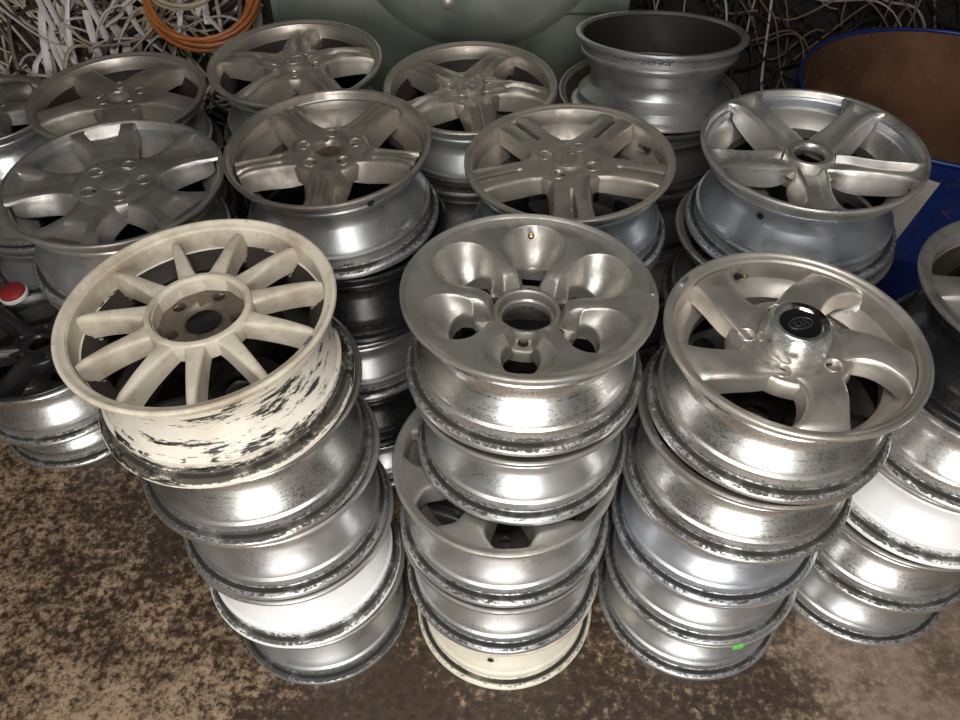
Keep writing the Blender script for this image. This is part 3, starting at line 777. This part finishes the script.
put('rim', lathe('rim', [(DR - .004 + .0055 * math.cos(k * PI / 5), DH - .004 + .0055 * math.sin(k * PI / 5)) for k in range(10)], [M['drum_blue']], 96, closed=True), dr)

# paper sheet stuck to the drum
t = NT('paper_sheet'); raw, vec = t.coords(False)
n1 = t.noise(vec, 12, 4, .6)
t.lk(t.mix(t.ramp(n1, .35, .7, 0, .5), (.62, .56, .50), (.42, .37, .33)), t.b.inputs['Base Color']); t.b.inputs['Roughness'].default_value = .85
v = []; f = []; nu, nv = 12, 8
for layer in (0, 1):
    for j in range(nv + 1):
        for i in range(nu + 1):
            w = j / nv; u = i / nu
            ang = math.radians((222 + (245 - 222) * u) * (1 - w) + (212 + (239 - 212) * u) * w)
            rr = DR + .009 + .004 * math.sin(u * 5 + w * 3) + (.0006 if layer else 0)
            z = .800 - .19 * w + .006 * math.sin(u * 4)
            v.append((rr * math.cos(ang), rr * math.sin(ang), z))
n0 = (nu + 1) * (nv + 1)
for j in range(nv):
    for i in range(nu):
        a = j * (nu + 1) + i; q4 = (a, a + 1, a + nu + 2, a + nu + 1)
        f.append(q4); f.append(tuple(n0 + k for k in reversed(q4)))
pp = link('paper_sheet', mesh('paper_sheet', v, f, [t.m])); pp.location = (1.195, 1.83, 0)
tag(pp, 'dirty white paper sheet stuck on the side of the blue drum', 'paper')

# ------------------------------------------------------------------ green-grey metal cabinet behind the stacks
t = NT('green_grey_sheet_metal'); raw, vec = t.coords(False)
n1 = t.noise(vec, 2.2, 4, .6); n2 = t.noise(vec, 45, 4, .75); n3 = t.noise(vec, 7, 5, .7)
c = t.mix(t.ramp(n1, .35, .68), (.19, .225, .20), (.38, .40, .335))
c = t.mix(t.ramp(n2, .62, .72, 0, .5), c, (.38, .38, .34))
t.lk(t.mix(t.ramp(n3, .5, .75, 0, .45), c, (.07, .065, .05)), t.b.inputs['Base Color'])
t.b.inputs['Metallic'].default_value = .55; t.lk(t.ramp(n3, .3, .7, .28, .48), t.b.inputs['Roughness'])
M['sheet'] = t.m
M['seam'] = plain('dark_seam_metal', (.10, .11, .10), .45, .5, .4, 30)
M['bolt'] = plain('pale_bolt', (.50, .47, .40), .4, .6, .3, 60)
cab = empty('metal_cabinet', (-.045, 2.22, 0)); tag(cab, 'scratched green-grey sheet metal cabinet standing behind the back wheels', 'cabinet')
put('body', boxes('body', [(-.522, .475, .0, .34, 0, 1.32)], M['sheet'], None, .012).data, cab)
for o in [o for o in C.objects if o.name.startswith('body') and o.parent is None]: D.objects.remove(o)
ring = lathe('reflection_disc', [(.365, .001), (.352, .006), (.340, .010), (.325, .012), (.20, .014), (.001, .015)], [M['sheet']], 96)  # raised disc gives shape to a smeared reflection on the panel
o = put('reflection_disc', ring, cab, (.06, .0, 1.155)); o.rotation_euler = (PI / 2, 0, 0)
o = put('bolt', lathe('bolt', [(.020, 0), (.020, .004), (.014, .009), (.001, .010)], [M['bolt']], 20), cab, (-.03, -.013, .925)); o.rotation_euler = (PI / 2, 0, 0)
for nm, bx in (('seam', (.12, .452, -.004, .002, .882, .889)), ('edge_strip', (.440, .474, -.010, .002, .02, 1.30)), ('edge_strip', (-.520, -.500, -.008, .002, .02, 1.30))):
    b = boxes(nm, [bx], M['seam'] if nm == 'seam' else M['sheet'], cab, .0015)

# ------------------------------------------------------------------ scrap heaps of strips and cable
rnd = random.Random(5)
def hill_left(x, y):
    yf = 2.50 if x < -1.22 else 2.14
    d = max(0.0, y - yf)
    return .50 + .62 * min(1, d / .55) ** .7 + .06 * noise.noise(Vector((x * 4, y * 4, 1)))
def hill_right(x, y):
    d = max(0.0, y - 2.36)
    return .22 + .95 * min(1, d / .75) ** .8 + .07 * noise.noise(Vector((x * 4, y * 4, 7)))

def mound(name, fn, x0, x1, yfront, y1, mat, label, nx=46, ny=30):
    v = []; f = []
    for j in range(ny + 1):
        for i in range(nx + 1):
            x = x0 + (x1 - x0) * i / nx; yf = yfront(x); y = yf + (y1 - yf) * j / ny
            v.append((x, y, fn(x, y) - .05 + .05 * noise.noise(Vector((x * 13, y * 13, 3)))))
    for j in range(ny):
        for i in range(nx):
            a = j * (nx + 1) + i; f.append((a, a + 1, a + nx + 2, a + nx + 1))
    # skirt down to the floor and bottom
    top = len(v); per = [i for i in range(nx + 1)] + [j * (nx + 1) + nx for j in range(1, ny + 1)] + [ny * (nx + 1) + i for i in range(nx - 1, -1, -1)] + [j * (nx + 1) for j in range(ny - 1, 0, -1)]
    for i in per: v.append((v[i][0], v[i][1], 0.0))
    L = len(per)
    for k in range(L): f.append((per[k], top + k, top + (k + 1) % L, per[(k + 1) % L]))
    return v, f

def strand(fn, cx, cy, length, curl, lift, wob, n=22, yfmin=None, seed=0):
    r = random.Random(seed); a = r.uniform(0, 2 * PI); k = r.uniform(-curl, curl); pts = []
    x, y = cx, cy; ph = r.uniform(0, 6); st = length / n; dk = r.uniform(-.5, .5) * curl / n
    for i in range(n + 1):
        yy = max(y, yfmin(x)) if yfmin else y
        z = fn(x, yy) + lift + wob * math.sin(ph + i * .35)
        pts.append(Vector((x, yy, z)))
        a += k * st; k += dk; x += st * math.cos(a); y += st * math.sin(a) * .8
    return pts

M['core_dark'] = plain('dark_tangle', (.030, .025, .020), .85, var=.6, scale=30)
M['thin_dark'] = plain('dark_cable_sheath', (.050, .040, .032), .6, var=.6, scale=10)
M['strip_pale'] = plain('pale_grey_plastic', (.74, .70, .68), .5, var=.5, scale=6, col2=(.40, .34, .29))
M['strip_tan'] = plain('dusty_tan_plastic', (.52, .42, .30), .6, var=.5, scale=6)
M['strip_dark'] = plain('dark_brown_plastic', (.10, .08, .065), .55, var=.5, scale=8)
M['orange'] = plain('orange_cable_sheath', (.50, .17, .045), .5, var=.5, scale=14)
M['wire'] = plain('dull_brown_wire', (.26, .18, .11), .55, var=.5, scale=12)
M['wire_pale'] = plain('pale_wire', (.55, .48, .40), .5, var=.4, scale=12)

yl = lambda x: 2.50 if x < -1.22 else 2.14
yr = lambda x: 2.38
# the tangled bulk, which nobody could count
v, f = mound('heap', hill_left, -2.5, -.60, lambda x: yl(x), 3.2, None, '')
for i in range(520):
    cx = rnd.uniform(-2.3, -.75); pts = strand(hill_left, cx, yl(cx) + rnd.uniform(0, .7), rnd.uniform(.2, .5), 5, rnd.uniform(-.03, .03), .02, 10, lambda x: yl(x) - .02, 100 + i)
    tube_data([p for p in pts if p.x < -.60] or pts[:2], rnd.uniform(.003, .006), 4, v=v, f=f)
    if i == 260: nsw = len(f)
o = link('cable_tangle', mesh('cable_tangle', v, f, [M['thin_dark'], M['strip_tan']], [0 if k < nsw else 1 for k in range(len(f))])); tag(o, 'dark tangled mass of scrap cable under the pale strips at left', 'cable', kind='stuff')
v, f = mound('heap', hill_right, .52, 2.5, yr, 3.2, None, '')
for i in range(320):
    pts = strand(hill_right, rnd.uniform(.56, 2.2), 2.38 + rnd.uniform(0, .7), rnd.uniform(.2, .5), 6, rnd.uniform(-.03, .04), .03, 10, yr, 700 + i)
    tube_data([p for p in pts if p.x > .54] or pts[:2], rnd.uniform(.0025, .006), 4, v=v, f=f)
o = link('cable_tangle', mesh('cable_tangle', v, f, [M['core_dark']])); tag(o, 'almost black tangled heap of scrap wiring behind the rusty drum', 'cable', kind='stuff')

# strips and wires that can be told apart
def run(kind, mat, label, group, pts, r, flat=.35, sides=6):
    v, f = tube_data(pts, r, sides, flat)
    o = link(kind, mesh(kind, v, f, [mat])); tag(o, label, 'strip' if 'strip' in kind else 'wire', group); return o
for i in range(215):
    cx = rnd.uniform(-2.0, -.70); cy = yl(cx) + rnd.uniform(.0, .50)
    pale = rnd.random() < (.62 if cx < -1.0 else .25)
    pts = strand(hill_left, cx, cy, rnd.uniform(.4, 1.0), 7, rnd.uniform(.02, .09), .04, 30, lambda x: yl(x) - .03, 2000 + i)
    pts = [p for p in pts if -2.3 < p.x < -.62 and p.y < 3.6]
    if len(pts) < 8: continue
    if pale: run('plastic_strip', M['strip_pale'], 'pale grey plastic strip tangled in the heap at top left', 'pale strips in the left heap', pts, rnd.uniform(.007, .0125))
    else:
        w_ = rnd.random() < .6
        run('plastic_strip', M['strip_tan'] if w_ else M['strip_dark'], '%s strip tangled in the heap at top left' % ('dusty tan' if w_ else 'dark brown'), '%s strips in the left heap' % ('tan' if w_ else 'brown'), pts, rnd.uniform(.004, .008), .6)
for i in range(80):
    pts = strand(hill_right, rnd.uniform(.58, 1.7), 2.38 + rnd.uniform(0, .6), rnd.uniform(.25, .7), 7, rnd.uniform(.02, .08), .05, 24, yr, 5000 + i)
    pts = [p for p in pts if .56 < p.x < 2.3 and p.y < 3.6]
    if len(pts) < 8: continue
    pale = rnd.random() < .25
    run('scrap_wire', M['wire_pale'] if pale else M['wire'], 'thin %s scrap wire curling out of the dark heap at top right' % ('pale' if pale else 'brown'),
        '%s wires in the right heap' % ('pale' if pale else 'brown'), pts, rnd.uniform(.0025, .0055), .8, 5)
# orange cable coil
def coil(turns, cen, rad, nrm, r, mat, seed, n=26):
    rr = random.Random(seed); nz = Vector(nrm).normalized(); a = nz.cross(Vector((0, 0, 1))).normalized(); b = nz.cross(a); pts = []
    e1, e2 = rr.uniform(0, 6), rr.uniform(0, 6)
    for i in range(turns * n + 1):
        w = 2 * PI * i / n; q_ = i / n
        k = rad * (1 + .05 * math.sin(q_ * 2.1 + e1) + .03 * math.sin(w * 2 + e2))
        pts.append(Vector(cen) + a * (k * math.cos(w) + .012 * math.sin(q_ * 1.7)) + b * (k * math.sin(w)) + nz * (.016 * math.sin(q_ * 1.9 + e2) + .004 * q_))
    return tube_data(pts, r, 7)
v, f = coil(6, (-.775, 2.285, .915), .150, (.05, -.55, .85), .0062, None, 3)
o = link('orange_cable', mesh('orange_cable', v, f, [M['orange']])); tag(o, 'coil of orange cable lying on the heap above the back wheels', 'cable')
v, f = coil(3, (-.83, 2.33, .96), .105, (.1, -.5, .85), .005, None, 9)
o = link('tan_cable', mesh('tan_cable', v, f, [M['strip_tan']])); tag(o, 'small coil of tan cable inside the orange cable coil', 'cable')
v, f = coil(1, (.98, 2.62, 1.02), .05, (.1, -.6, .8), .005, None, 4)
o = link('orange_cable', mesh('orange_cable', v, f, [M['orange']])); tag(o, 'short loop of orange cable in the dark heap at top right', 'cable')

# red and white cap at the left edge
M['red'] = plain('red_plastic', (.30, .03, .03), .4, var=.3)
M['white_plastic'] = plain('white_plastic', (.72, .68, .62), .5, var=.3)
cp = empty('bottle_cap', (-1.272, 1.628, .384)); cp.rotation_euler = (.1, -.1, .4); tag(cp, 'small red plastic cap with white rim on the black-faced wheel at left edge', 'cap')
put('cap_top', lathe('cap_top', [(.034, .010), (.033, .020), (.028, .024), (.001, .025)], [M['red']], 28), cp)
put('cap_rim', lathe('cap_rim', [(.034, .0), (.0375, .001), (.038, .009), (.034, .012), (.031, .010), (.031, .001)], [M['white_plastic']], 28, closed=True), cp)
